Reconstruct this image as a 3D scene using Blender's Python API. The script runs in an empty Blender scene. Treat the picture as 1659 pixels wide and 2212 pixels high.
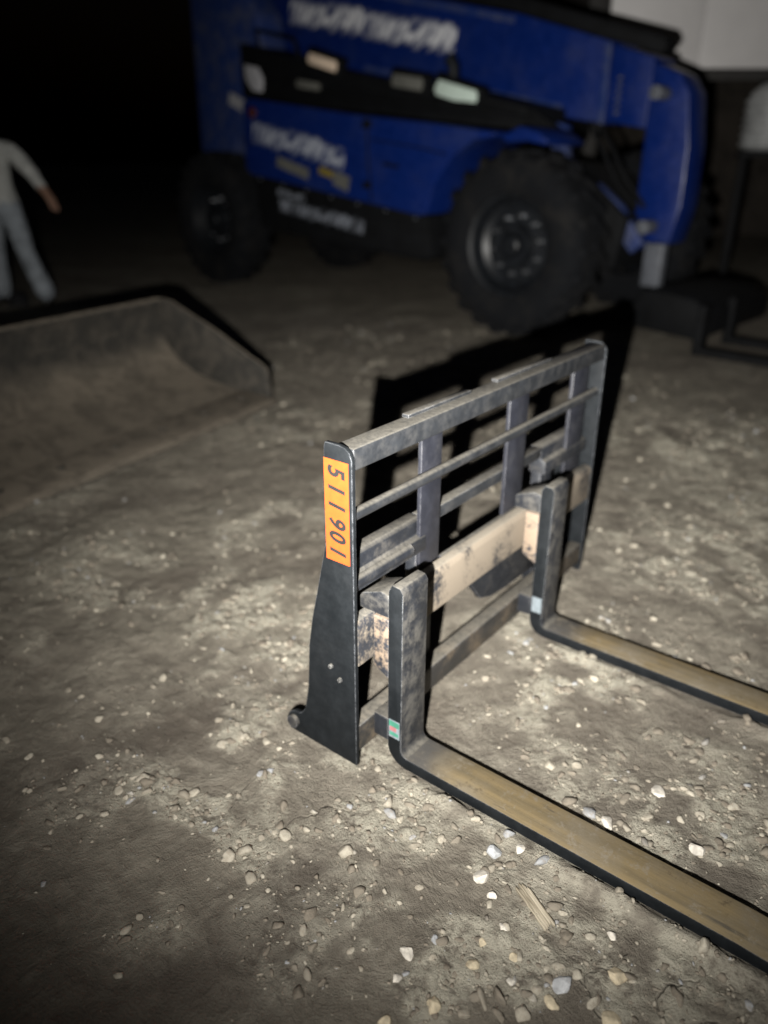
import bpy, bmesh, math, random
import numpy as np
from mathutils import Vector, Matrix

R = math.radians
scene = bpy.context.scene
col = scene.collection

# ------------------------------------------------------------------ camera, sky, light, exposure
CAM = Vector((0.9158, -1.0588, 1.3242))
PITCH, YAW, ROLL = 0.4342, 2.2379, 0.0026
fwd = Vector((math.cos(PITCH) * math.cos(YAW), math.cos(PITCH) * math.sin(YAW), -math.sin(PITCH)))
rgt = Vector((math.sin(YAW), -math.cos(YAW), 0))
upv = rgt.cross(fwd)
r2 = math.cos(ROLL) * rgt + math.sin(ROLL) * upv
u2 = -math.sin(ROLL) * rgt + math.cos(ROLL) * upv
cd = bpy.data.cameras.new('camera')
cam = bpy.data.objects.new('camera', cd)
col.objects.link(cam)
m = Matrix((r2, u2, -fwd)).transposed().to_4x4()
m.translation = CAM
cam.matrix_world = m
cd.sensor_fit = 'VERTICAL'
cd.sensor_height = 34.6
cd.lens = 34.6 * 1636.06 / 2212
cd.clip_start = 0.02
cd.clip_end = 1500
cd.dof.use_dof = True
cd.dof.focus_distance = 1.52
cd.dof.aperture_fstop = 1.15
scene.camera = cam

world = bpy.data.worlds.new('World')
scene.world = world
world.use_nodes = True
wn = world.node_tree
sky = wn.nodes.new('ShaderNodeTexSky')
sky.sky_type = 'NISHITA'
sky.sun_disc = False
sky.sun_elevation = R(-4)
sky.sun_rotation = R(60)
wn.links.new(sky.outputs[0], wn.nodes['Background'].inputs[0])
wn.nodes['Background'].inputs[1].default_value = 0.06

# the torch held just below and left of the camera: the one light of this night picture
TORCH = Vector((0.850, -1.212, 1.153))
AIM = Vector((-0.5075, 0.9565, -0.0795))
ld = bpy.data.lights.new('torch', 'SPOT')
ld.energy = 262
ld.color = (1.0, 0.97, 0.92)
ld.shadow_soft_size = 0.008
ld.spot_size = R(170)
ld.spot_blend = 0.3
ld.use_nodes = True
lt = ld.node_tree
em = lt.nodes['Emission']
tc = lt.nodes.new('ShaderNodeTexCoord')
sp = lt.nodes.new('ShaderNodeSeparateXYZ')
lt.links.new(tc.outputs['Normal'], sp.inputs[0])
mr = lt.nodes.new('ShaderNodeMapRange')           # angular profile of the torch: wide spill, stronger core
mr.inputs['From Min'].default_value = math.cos(R(58))
mr.inputs['From Max'].default_value = 1.0
lt.links.new(sp.outputs['Z'], mr.inputs['Value'])
pw = lt.nodes.new('ShaderNodeMath')
pw.operation = 'POWER'
pw.inputs[1].default_value = 2.75
ab = lt.nodes.new('ShaderNodeMath'); ab.operation = 'ABSOLUTE'
lt.links.new(sp.outputs['Z'], ab.inputs[0]); lt.links.new(ab.outputs[0], mr.inputs['Value'])
lt.links.new(mr.outputs[0], pw.inputs[0])
ad = lt.nodes.new('ShaderNodeMath'); ad.operation = 'MULTIPLY_ADD'
ad.inputs[1].default_value = 6.0
ad.inputs[2].default_value = 0.02
lt.links.new(pw.outputs[0], ad.inputs[0])
lt.links.new(ad.outputs[0], em.inputs['Strength'])
lo = bpy.data.objects.new('torch', ld)
col.objects.link(lo)
lo.location = TORCH
lo.rotation_euler = AIM.to_track_quat('-Z', 'Y').to_euler()

vs = scene.view_settings
vs.view_transform = 'Standard'
vs.look = 'None'
vs.exposure = 0.0
vs.gamma = 1.0
vs.use_curve_mapping = False
scene.cycles.use_denoising = True
scene.cycles.max_bounces = 5

# ------------------------------------------------------------------ material helpers
class NT:
    def __init__(s, name):
        s.m = bpy.data.materials.new(name); s.m.use_nodes = True
        s.t = s.m.node_tree; s.b = s.t.nodes['Principled BSDF']
        s.out = s.t.nodes['Material Output']
    def n(s, kind, **kw):
        nd = s.t.nodes.new('ShaderNode' + kind)
        for k, v in kw.items(): setattr(nd, k, v)
        return nd
    def l(s, a, b): s.t.links.new(a, b)
    def coord(s, which='Object', scale=(1, 1, 1)):
        if which == 'World':
            o = s.n('NewGeometry').outputs['Position']
        else:
            o = s.n('TexCoord').outputs[which]
        if scale != (1, 1, 1):
            mp = s.n('Mapping'); mp.inputs['Scale'].default_value = scale
            s.l(o, mp.inputs[0]); o = mp.outputs[0]
        return o
    def noise(s, co, scale, detail=5, rough=0.6, dist=0.0):
        nd = s.n('TexNoise'); s.l(co, nd.inputs['Vector'])
        nd.inputs['Scale'].default_value = scale; nd.inputs['Detail'].default_value = detail
        nd.inputs['Roughness'].default_value = rough; nd.inputs['Distortion'].default_value = dist
        return nd.outputs['Fac']
    def ramp(s, v, a, b, lo=0.0, hi=1.0):
        nd = s.n('MapRange'); nd.interpolation_type = 'SMOOTHSTEP'
        s.l(v, nd.inputs['Value'])
        nd.inputs['From Min'].default_value = a; nd.inputs['From Max'].default_value = b
        nd.inputs['To Min'].default_value = lo; nd.inputs['To Max'].default_value = hi
        return nd.outputs[0]
    def math(s, op, a, b):
        nd = s.n('Math'); nd.operation = op
        for i, v in enumerate((a, b)):
            if isinstance(v, (int, float)): nd.inputs[i].default_value = v
            else: s.l(v, nd.inputs[i])
        return nd.outputs[0]
    def mix(s, f, a, b):
        nd = s.n('Mix'); nd.data_type = 'RGBA'
        if isinstance(f, (int, float)): nd.inputs[0].default_value = f
        else: s.l(f, nd.inputs[0])
        for i, v in ((6, a), (7, b)):
            if isinstance(v, tuple): nd.inputs[i].default_value = (*v, 1)
            else: s.l(v, nd.inputs[i])
        return nd.outputs[2]
    def bump(s, h, strength=0.3, dist=0.01):
        nd = s.n('Bump'); nd.inputs['Strength'].default_value = strength; nd.inputs['Distance'].default_value = dist
        s.l(h, nd.inputs['Height']); s.l(nd.outputs[0], s.b.inputs['Normal'])
    def set(s, color=None, rough=None, metal=None, spec=None):
        for key, v in (('Base Color', color), ('Roughness', rough), ('Metallic', metal), ('Specular IOR Level', spec)):
            if v is None: continue
            if isinstance(v, tuple): s.b.inputs[key].default_value = (*v, 1)
            elif isinstance(v, (int, float)): s.b.inputs[key].default_value = v
            else: s.l(v, s.b.inputs[key])
    def edges(s, radius=0.006):
        """worn edges: where a rounded normal departs from the true one"""
        bv = s.n('Bevel', samples=4); bv.inputs['Radius'].default_value = radius
        g = s.n('NewGeometry'); d = s.n('VectorMath', operation='DOT_PRODUCT')
        s.l(bv.outputs[0], d.inputs[0]); s.l(g.outputs['Normal'], d.inputs[1])
        return s.ramp(d.outputs['Value'], 0.995, 0.80)

def painted(name, base, wear=(0.20, 0.20, 0.21), dust=(0.30, 0.25, 0.19), dust_lo=0.55, dust_hi=0.75, rough=0.45, edge=0.005, dscale=7.0, amount=0.7, top=0.0, spec=0.4):
    t = NT(name)
    co = t.coord('World')
    dn = t.noise(co, dscale, 7, 0.65)
    fine = t.noise(co, 90, 4, 0.7)
    c = t.mix(t.ramp(t.noise(co, 25, 6, 0.7), 0.35, 0.75, 0, 0.6), base, tuple(x * 1.7 + 0.006 for x in base))
    dm = t.math('MULTIPLY', t.ramp(t.math('ADD', dn, t.math('MULTIPLY', t.math('SUBTRACT', fine, 0.5), 0.35)), dust_lo, dust_hi), amount)
    c = t.mix(dm, c, dust)
    if top:      # paler grey on faces that look up
        g_ = t.n('NewGeometry'); z_ = t.n('SeparateXYZ'); t.l(g_.outputs['Normal'], z_.inputs[0])
        c = t.mix(t.math('MULTIPLY', t.ramp(z_.outputs['Z'], 0.5, 0.95), t.ramp(fine, 0.3, 0.6, top * 0.5, top)), c, (0.20, 0.185, 0.155))
    if edge:
        em_ = t.math('MULTIPLY', t.edges(edge), t.ramp(t.noise(co, 40, 5, 0.7), 0.38, 0.62, 0.15, 1.0))
        c = t.mix(em_, c, wear)
    t.set(c, t.ramp(dn, 0.3, 0.8, rough - 0.08, rough + 0.3), 0.0, spec)
    t.bump(fine, 0.15, 0.002)
    return t.m

def plain(name, base, rough=0.5, metal=0.0, var=0.25, scale=20, spec=0.5):
    t = NT(name)
    co = t.coord('World')
    c = t.mix(t.ramp(t.noise(co, scale, 6, 0.65), 0.3, 0.7), tuple(x * (1 - var) for x in base), tuple(min(x * (1 + var), 1) for x in base))
    t.set(c, rough, metal, spec)
    t.bump(t.noise(co, scale * 5, 3), 0.1, 0.002)
    return t.m

M = {}
M['steel'] = painted('black_painted_steel', (0.012, 0.0135, 0.017), dust=(0.085, 0.078, 0.068), dust_lo=0.48, dust_hi=0.8, amount=0.6, top=0.5, dscale=14)
M['rail'] = painted('dark_top_rail_paint', (0.014, 0.0155, 0.018), wear=(0.24, 0.24, 0.24), dust=(0.036, 0.036, 0.036), dust_lo=0.42, dust_hi=0.72, amount=0.6, top=0.5, dscale=22, edge=0.004)
M['plate'] = painted('side_plate_paint', (0.0056, 0.0070, 0.0084), wear=(0.22, 0.23, 0.25), dust=(0.022, 0.023, 0.024), dust_lo=0.5, dust_hi=0.9, amount=0.5, edge=0.004, rough=0.7, spec=0.15)
M['greysteel'] = painted('grey_worn_steel', (0.013, 0.0145, 0.018), wear=(0.26, 0.26, 0.25), dust=(0.078, 0.074, 0.066), dust_lo=0.38, dust_hi=0.68, amount=0.75, dscale=26, top=0.5)
M['post'] = painted('slate_post_paint', (0.0125, 0.0135, 0.0185), wear=(0.12, 0.12, 0.13), dust=(0.032, 0.032, 0.036), dust_lo=0.48, dust_hi=0.8, amount=0.5, dscale=18)
M['tan'] = painted('tan_caked_bar', (0.018, 0.020, 0.025), wear=(0.2, 0.18, 0.15), dust=(0.215, 0.180, 0.138), dust_lo=0.385, dust_hi=0.54, amount=0.95, dscale=4.0, rough=0.65, top=0.6)
M['hook'] = painted('tan_caked_hook', (0.016, 0.018, 0.023), dust=(0.225, 0.170, 0.122), dust_lo=0.40, dust_hi=0.54, amount=0.92, dscale=8.0, rough=0.65)
M['lowbar'] = painted('brown_stained_bar', (0.022, 0.0215, 0.021), dust=(0.13, 0.10, 0.068), dust_lo=0.44, dust_hi=0.72, amount=0.75, dscale=9, top=0.6)

def blade_material():
    t = NT('worn_fork_blade')
    co = t.coord('World', (1.2, 22, 22))
    streak = t.noise(co, 2.2, 6, 0.6)
    cw = t.coord('World')
    patch = t.noise(cw, 6, 6, 0.6)
    fine = t.noise(cw, 120, 4, 0.7)
    c = t.mix(t.ramp(streak, 0.30, 0.70), (0.125, 0.100, 0.060), (0.205, 0.155, 0.082))
    c = t.mix(t.ramp(patch, 0.42, 0.66, 0, 0.8), c, (0.165, 0.140, 0.100))
    c = t.mix(t.ramp(t.noise(t.coord('World', (1, 9, 9)), 5, 7, 0.7), 0.60, 0.70, 0, 0.7), c, (0.05, 0.046, 0.04))
    c = t.mix(t.ramp(fine, 0.62, 0.75, 0, 0.4), c, (0.28, 0.235, 0.15))
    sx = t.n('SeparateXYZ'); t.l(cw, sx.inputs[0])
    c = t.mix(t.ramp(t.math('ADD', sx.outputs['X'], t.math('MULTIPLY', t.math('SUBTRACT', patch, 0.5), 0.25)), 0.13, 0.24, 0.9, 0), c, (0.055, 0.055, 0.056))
    scr = t.noise(t.coord('World', (1.5, 160, 160)), 3.0, 5, 0.65, 0.4)
    c = t.mix(t.ramp(scr, 0.56, 0.72, 0, 0.25), c, (0.27, 0.225, 0.14))
    c = t.mix(t.ramp(scr, 0.28, 0.42, 0.25, 0), c, (0.07, 0.058, 0.04))
    dd = t.math('ADD', t.noise(cw, 17, 7, 0.7, 0.5), t.math('MULTIPLY', t.math('SUBTRACT', fine, 0.5), 0.5))
    c = t.mix(t.ramp(dd, 0.54, 0.70, 0, 0.8), c, (0.20, 0.175, 0.135))
    c = t.mix(t.ramp(dd, 0.26, 0.40, 0.6, 0), c, (0.060, 0.045, 0.030))
    t.set(c, t.ramp(patch, 0.3, 0.7, 0.45, 0.75), 0.0, 0.5)
    t.bump(dd, 0.35, 0.003)
    return t.m
M['blade'] = blade_material()

def ground_material():
    t = NT('packed_dirt')
    co = t.coord('World')
    big = t.noise(co, 0.55, 6, 0.6, 0.6)
    mid = t.noise(co, 3.0, 8, 0.62, 0.8)
    trk = t.noise(t.coord('World', (1.0, 0.35, 1)), 2.2, 6, 0.6, 0.4)
    fine = t.noise(co, 42, 8, 0.72)
    grit = t.noise(co, 170, 5, 0.75)
    c = t.mix(t.ramp(mid, 0.35, 0.66), (0.185, 0.163, 0.133), (0.285, 0.256, 0.208))
    sm = t.noise(co, 11, 7, 0.66, 0.6)
    c = t.mix(t.ramp(sm, 0.36, 0.52, 0.55, 0), c, (0.135, 0.117, 0.096))
    c = t.mix(t.ramp(sm, 0.54, 0.68, 0, 0.5), c, (0.36, 0.33, 0.272))
    c = t.mix(t.ramp(big, 0.40, 0.68, 0, 0.5), c, (0.262, 0.241, 0.192))
    c = t.mix(t.ramp(trk, 0.55, 0.75, 0, 0.45), c, (0.155, 0.132, 0.108))
    # pale caliche dust collects in broken patches
    pal = t.math('ADD', mid, t.math('MULTIPLY', t.math('SUBTRACT', fine, 0.5), 0.8))
    c = t.mix(t.ramp(pal, 0.60, 0.80, 0, 0.7), c, (0.40, 0.365, 0.295))
    c = t.mix(t.ramp(fine, 0.34, 0.52, 0.4, 0), c, (0.135, 0.115, 0.092))
    c = t.mix(t.ramp(grit, 0.60, 0.74, 0, 0.55), c, (0.42, 0.38, 0.31))
    ca = t.n('Attribute'); ca.attribute_name = 'crust'
    ta = t.n('Attribute'); ta.attribute_name = 'dark_band'
    ck = t.math('MULTIPLY', ca.outputs['Fac'], t.ramp(t.math('ADD', t.math('MULTIPLY', fine, 0.6), t.math('MULTIPLY', sm, 0.4)), 0.38, 0.54))
    c = t.mix(t.math('MULTIPLY', ck, 0.9), c, (0.46, 0.43, 0.35))
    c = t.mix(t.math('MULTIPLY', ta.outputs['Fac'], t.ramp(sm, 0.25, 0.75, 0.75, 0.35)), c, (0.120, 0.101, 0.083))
    # darker patch in the foreground
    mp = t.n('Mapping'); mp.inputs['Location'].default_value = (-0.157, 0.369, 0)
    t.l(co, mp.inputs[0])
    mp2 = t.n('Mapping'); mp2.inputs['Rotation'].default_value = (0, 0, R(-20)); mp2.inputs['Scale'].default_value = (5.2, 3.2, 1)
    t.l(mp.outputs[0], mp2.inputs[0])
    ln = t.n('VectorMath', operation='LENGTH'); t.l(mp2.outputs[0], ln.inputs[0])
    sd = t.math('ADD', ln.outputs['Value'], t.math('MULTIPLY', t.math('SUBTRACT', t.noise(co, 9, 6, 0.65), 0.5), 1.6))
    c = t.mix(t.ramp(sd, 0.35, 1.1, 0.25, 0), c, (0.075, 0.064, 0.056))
    # hairline drying cracks
    wv = t.n('VectorMath', operation='ADD'); t.l(co, wv.inputs[0])
    nz = t.n('TexNoise'); t.l(co, nz.inputs['Vector']); nz.inputs['Scale'].default_value = 4; nz.inputs['Detail'].default_value = 5
    sc_ = t.n('VectorMath', operation='SCALE'); t.l(nz.outputs['Color'], sc_.inputs[0]); sc_.inputs['Scale'].default_value = 0.35
    t.l(sc_.outputs[0], wv.inputs[1])
    vo = t.n('TexVoronoi', feature='DISTANCE_TO_EDGE'); t.l(wv.outputs[0], vo.inputs['Vector']); vo.inputs['Scale'].default_value = 3.1
    crk = t.math('MULTIPLY', t.ramp(vo.outputs['Distance'], 0.003, 0.014, 1, 0), t.ramp(t.noise(co, 1.9, 4), 0.54, 0.68))
    c = t.mix(t.math('MULTIPLY', crk, 0.4), c, (0.07, 0.058, 0.047))
    t.set(c, 0.92, 0.0, 0.2)
    h = t.math('ADD', t.math('ADD', t.math('MULTIPLY', fine, 0.6), t.math('MULTIPLY', sm, 0.9)), t.math('MULTIPLY', grit, 0.35))
    h = t.math('SUBTRACT', h, t.math('MULTIPLY', crk, 0.3))
    t.bump(h, 1.0, 0.018)
    return t.m
M['ground'] = ground_material()

def stone_material():
    t = NT('caliche_stone')
    g = t.n('NewGeometry')
    co = t.coord('World')
    rnd = g.outputs['Random Per Island']
    c = t.mix(t.ramp(rnd, 0.25, 1.0), (0.185, 0.162, 0.130), (0.45, 0.415, 0.34))
    r2_ = t.math('FRACT', t.math('MULTIPLY', rnd, 17.3), 0.0)
    c = t.mix(t.ramp(r2_, 0.93, 0.96), c, (0.34, 0.35, 0.36))
    c = t.mix(t.ramp(t.noise(co, 130, 5, 0.7), 0.42, 0.66, 0, 0.6), c, (0.27, 0.23, 0.18))
    t.set(c, 0.9, 0.0, 0.25)
    t.bump(t.noise(co, 260, 4, 0.7), 0.5, 0.003)
    return t.m
M['stone'] = stone_material()
M['stone_grey'] = plain('grey_stone', (0.42, 0.43, 0.44), 0.85, var=0.25, scale=60)
M['stone_cream'] = plain('cream_stone', (0.56, 0.48, 0.34), 0.9, var=0.3, scale=60)
M['stone_white'] = plain('white_stone', (0.60, 0.56, 0.49), 0.9, var=0.3, scale=60)
M['orange'] = plain('orange_sticker', (0.43, 0.060, 0.010), 0.75, var=0.08, scale=60, spec=0.2)
M['ink'] = plain('black_ink', (0.012, 0.012, 0.012), 0.6, var=0.2)
M['blue'] = painted('blue_machine_paint', (0.0020, 0.0135, 0.105), wear=(0.10, 0.15, 0.3), dust=(0.025, 0.04, 0.10), dust_lo=0.5, dust_hi=0.85, amount=0.35, edge=0, rough=0.35, dscale=3)
M['blue_pale'] = painted('pale_blue_paint', (0.012, 0.028, 0.12), dust=(0.075, 0.082, 0.11), dust_lo=0.4, dust_hi=0.7, amount=0.6, edge=0, rough=0.5, dscale=6)  # paler blue with dust; on the rear tower it paints in gloss
M['black'] = plain('black_chassis', (0.0030, 0.0034, 0.0042), 0.75, var=0.4, scale=8, spec=0.2)
M['rubber'] = plain('dusty_tyre_rubber', (0.0115, 0.0125, 0.0145), 0.8, var=0.45, scale=9)
t__ = NT('dusty_tyre_rubber'); co__ = t__.coord('World')
t__.set(t__.mix(t__.ramp(t__.noise(co__, 5, 7, 0.68, 0.4), 0.46, 0.70, 0, 0.75), (0.0055, 0.0062, 0.0078), (0.017, 0.016, 0.015)), 0.9, 0, 0.2)
t__.bump(t__.noise(co__, 40, 5, 0.7), 0.4, 0.01); M['rubber'] = t__.m
M['rim'] = plain('dark_wheel_rim', (0.008, 0.0095, 0.012), 0.45, var=0.4, scale=14)
M['chrome'] = plain('bright_bolt_steel', (0.55, 0.57, 0.6), 0.28, 0.9, var=0.2)
M['rod'] = plain('dull_grey_steel', (0.10, 0.108, 0.125), 0.5, 0.0, var=0.25, scale=15)
M['white'] = plain('white_paint', (0.78, 0.78, 0.77), 0.5, var=0.08, scale=4)
M['dustywhite'] = plain('dusty_white_paint', (0.42, 0.43, 0.43), 0.6, var=0.25, scale=5)
M['wall'] = plain('white_metal_cladding', (0.80, 0.78, 0.77), 0.55, var=0.05, scale=2)
M['trim'] = plain('dark_trim_paint', (0.03, 0.028, 0.026), 0.7, var=0.3)
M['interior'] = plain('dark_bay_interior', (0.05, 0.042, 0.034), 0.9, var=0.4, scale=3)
M['cream'] = plain('cream_reflection', (0.85, 0.68, 0.52), 0.3, var=0.06)
M['green'] = plain('pale_green_panel', (0.60, 0.72, 0.64), 0.3, var=0.06)
M['yellow'] = plain('yellow_label_paint', (0.22, 0.17, 0.03), 0.5, var=0.15)
M['beige'] = plain('beige_label_paint', (0.13, 0.13, 0.115), 0.5, var=0.2)
M['pale'] = plain('white_label_paint', (0.36, 0.36, 0.38), 0.5, var=0.15)
M['red'] = plain('red_lens', (0.06, 0.012, 0.008), 0.25, var=0.1)
M['sticker_white'] = plain('pale_sticker', (0.17, 0.20, 0.22), 0.4, var=0.2, scale=80)
M['sticker_green'] = plain('green_sticker', (0.05, 0.20, 0.14), 0.4, var=0.2)
M['sticker_pink'] = plain('pink_sticker', (0.32, 0.13, 0.14), 0.4, var=0.2)
M['wood'] = None
def wood_material():
    t = NT('weathered_wood')
    co = t.coord('Object', (4, 70, 30))
    s_ = t.noise(co, 3, 6, 0.6)
    t.set(t.mix(t.ramp(s_, 0.35, 0.65), (0.22, 0.185, 0.13), (0.55, 0.49, 0.38)), 0.85, 0, 0.3)
    t.bump(s_, 0.6, 0.004)
    return t.m
M['wood'] = wood_material()
def bucket_material():
    t = NT('dirt_coated_bucket_steel')
    co = t.coord('World')
    a = t.noise(co, 2.6, 7, 0.6, 0.5); f = t.noise(co, 30, 6, 0.7)
    g = t.n('NewGeometry'); sx = t.n('SeparateXYZ'); t.l(g.outputs['Normal'], sx.inputs[0])
    dm = t.ramp(t.math('ADD', t.math('MULTIPLY', a, 0.6), t.math('MULTIPLY', sx.outputs['Z'], 0.6)), 0.38, 0.88)
    c = t.mix(dm, (0.034, 0.032, 0.028), (0.205, 0.175, 0.136))
    mm_ = t.noise(co, 8, 7, 0.68, 0.6)
    c = t.mix(t.ramp(mm_, 0.38, 0.55, 0.6, 0), c, (0.085, 0.074, 0.060))
    c = t.mix(t.ramp(f, 0.55, 0.75, 0, 0.3), c, (0.17, 0.15, 0.12))
    t.set(c, 0.8, 0, 0.3)
    t.bump(t.math('ADD', f, mm_), 0.9, 0.02)
    return t.m
M['bucket'] = bucket_material()
def glass_material():
    t = NT('dark_cab_glass'); t.set((0.02, 0.025, 0.03), 0.08, 0.0, 0.5)
    t.b.inputs['Transmission Weight'].default_value = 0.6
    return t.m
M['glass'] = glass_material()

def smear_material(name, colour, under, shear, period, h):
    """worn, unreadable white lettering: upright letter strokes broken up by wear, flat print"""
    t = NT(name)
    co = t.coord('Object')
    s_ = t.n('SeparateXYZ'); t.l(co, s_.inputs[0])
    u = t.math('ADD', s_.outputs['X'], t.math('MULTIPLY', s_.outputs['Z'], shear))
    cmb = t.n('CombineXYZ'); t.l(u, cmb.inputs[0]); t.l(t.math('MULTIPLY', s_.outputs['Z'], 0.45), cmb.inputs[1])
    a = t.noise(cmb.outputs[0], period, 3, 0.55)
    b = t.noise(co, period * 0.35, 3, 0.5)
    k = t.ramp(t.math('ADD', t.math('MULTIPLY', a, 0.7), t.math('MULTIPLY', b, 0.3)), 0.40, 0.56)
    v_ = t.math('ADD', t.math('MULTIPLY', t.math('ABSOLUTE', s_.outputs['Z'], 0.0), 2.0 / h), t.math('MULTIPLY', t.math('SUBTRACT', a, 0.5), 2.2))
    k = t.math('MULTIPLY', k, t.ramp(v_, 0.45, 0.95, 1, 0))
    t.set(t.mix(k, under, colour), 0.45, 0, 0.4)
    return t.m
M['smear_boom'] = smear_material('worn_boom_lettering', (0.70, 0.71, 0.74), (0.0022, 0.0145, 0.103), -0.6, 10, 0.30)
M['smear_pod'] = smear_material('worn_pod_lettering', (0.40, 0.43, 0.50), (0.0022, 0.0145, 0.103), -0.6, 11, 0.26)
M['smear_chassis'] = smear_material('worn_chassis_lettering', (0.22, 0.24, 0.28), (0.0030, 0.0034, 0.0042), -0.6, 13, 0.17)

# ------------------------------------------------------------------ mesh helpers
class MB:
    def __init__(s): s.v = []; s.f = []; s.mi = []
    def add(s, vs_, fs, mi=0):
        o = len(s.v); s.v += [tuple(v) for v in vs_]
        for f in fs: s.f.append(tuple(i + o for i in f)); s.mi.append(mi)
        return s
    def box(s, x0, x1, y0, y1, z0, z1, mi=0):
        vs_ = [(x, y, z) for x in (x0, x1) for y in (y0, y1) for z in (z0, z1)]
        return s.add(vs_, [(0, 1, 3, 2), (4, 6, 7, 5), (0, 4, 5, 1), (2, 3, 7, 6), (0, 2, 6, 4), (1, 5, 7, 3)], mi)
    def prism(s, poly, lo, hi, axis='y', mi=0):
        """poly: (a, b) pairs; axis y -> a=x, b=z; axis x -> a=y, b=z; axis z -> a=x, b=y"""
        def P(a, b, t):
            return {'y': (a, t, b), 'x': (t, a, b), 'z': (a, b, t)}[axis]
        n = len(poly)
        vs_ = [P(a, b, lo) for a, b in poly] + [P(a, b, hi) for a, b in poly]
        fs = [tuple(range(n)), tuple(range(2 * n - 1, n - 1, -1))]
        fs += [(i, i + n, (i + 1) % n + n, (i + 1) % n) for i in range(n)]
        return s.add(vs_, fs, mi)
    def tube(s, path, r, seg=10, mi=0):
        path = [Vector(p) for p in path]
        vs_, fs = [], []
        prev = None
        for i, p in enumerate(path):
            d = (path[min(i + 1, len(path) - 1)] - path[max(i - 1, 0)]).normalized()
            a = Vector((0, 0, 1)) if abs(d.z) < 0.9 else Vector((1, 0, 0))
            if prev is not None: a = prev
            u = (a - d * a.dot(d)).normalized(); w = d.cross(u); prev = u
            rr = r[i] if isinstance(r, (list, tuple)) else r
            for k in range(seg):
                t = 2 * math.pi * k / seg
                vs_.append(p + (u * math.cos(t) + w * math.sin(t)) * rr)
        for i in range(len(path) - 1):
            for k in range(seg):
                fs.append((i * seg + k, i * seg + (k + 1) % seg, (i + 1) * seg + (k + 1) % seg, (i + 1) * seg + k))
        fs.append(tuple(range(seg - 1, -1, -1))); fs.append(tuple((len(path) - 1) * seg + k for k in range(seg)))
        return s.add(vs_, fs, mi)
    def lathe(s, prof, seg=40, axis='y', centre=(0, 0, 0), mi=0):
        """prof: (radius, t) along the axis"""
        vs_, fs = [], []
        for r_, t in prof:
            for k in range(seg):
                a = 2 * math.pi * k / seg
                c_, s_ = r_ * math.cos(a), r_ * math.sin(a)
                p = {'y': (c_, t, s_), 'z': (c_, s_, t), 'x': (t, c_, s_)}[axis]
                vs_.append((p[0] + centre[0], p[1] + centre[1], p[2] + centre[2]))
        for i in range(len(prof) - 1):
            for k in range(seg):
                fs.append((i * seg + k, i * seg + (k + 1) % seg, (i + 1) * seg + (k + 1) % seg, (i + 1) * seg + k))
        return s.add(vs_, fs, mi)
    def build(s, name, mats, parent=None, bevel=0.0, seg=2, smooth=False):
        me = bpy.data.meshes.new(name)
        me.from_pydata(s.v, [], s.f)
        if not isinstance(mats, (list, tuple)): mats = [mats]
        for mm in mats: me.materials.append(mm)
        for p, i in zip(me.polygons, s.mi): p.material_index = i
        bm = bmesh.new(); bm.from_mesh(me)
        bmesh.ops.recalc_face_normals(bm, faces=bm.faces)
        if bevel:
            es = [e for e in bm.edges if len(e.link_faces) == 2 and e.calc_face_angle(0) > 0.45]
            bmesh.ops.bevel(bm, geom=es, offset=bevel, segments=seg, profile=0.5, affect='EDGES', clamp_overlap=True)
        if smooth or bevel:
            for f in bm.faces: f.smooth = True
            for e in bm.edges:
                if len(e.link_faces) == 2 and e.calc_face_angle(0) > 0.6: e.smooth = False
        bm.to_mesh(me); bm.free()
        o = bpy.data.objects.new(name, me); col.objects.link(o)
        if parent: o.parent = parent
        return o

def empty(name, loc=(0, 0, 0), rz=0.0):
    o = bpy.data.objects.new(name, None); col.objects.link(o)
    o.location = loc; o.rotation_euler = (0, 0, rz); o.empty_display_size = 0.1
    return o
def tag(o, label, cat, group=None, kind=None):
    if label: o['label'] = label
    if cat: o['category'] = cat
    if group: o['group'] = group
    if kind: o['kind'] = kind
    return o

# ------------------------------------------------------------------ value noise (numpy)
rng = np.random.default_rng(7)
TAB = rng.random((256, 256))
def vnoise(x, y):
    xi = np.floor(x).astype(int); yi = np.floor(y).astype(int)
    fx = x - xi; fy = y - yi
    fx = fx * fx * fx * (fx * (fx * 6 - 15) + 10); fy = fy * fy * fy * (fy * (fy * 6 - 15) + 10)
    a = TAB[xi % 256, yi % 256]; b = TAB[(xi + 1) % 256, yi % 256]
    c = TAB[xi % 256, (yi + 1) % 256]; d = TAB[(xi + 1) % 256, (yi + 1) % 256]
    return (a * (1 - fx) + b * fx) * (1 - fy) + (c * (1 - fx) + d * fx) * fy
def fbm(x, y, octv=4, gain=0.5):
    t = 0; amp = 1; tot = 0
    for i in range(octv):
        t = t + amp * vnoise(x * 2 ** i + 17.3 * i, y * 2 ** i + 5.1 * i); tot += amp; amp *= gain
    return t / tot
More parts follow.
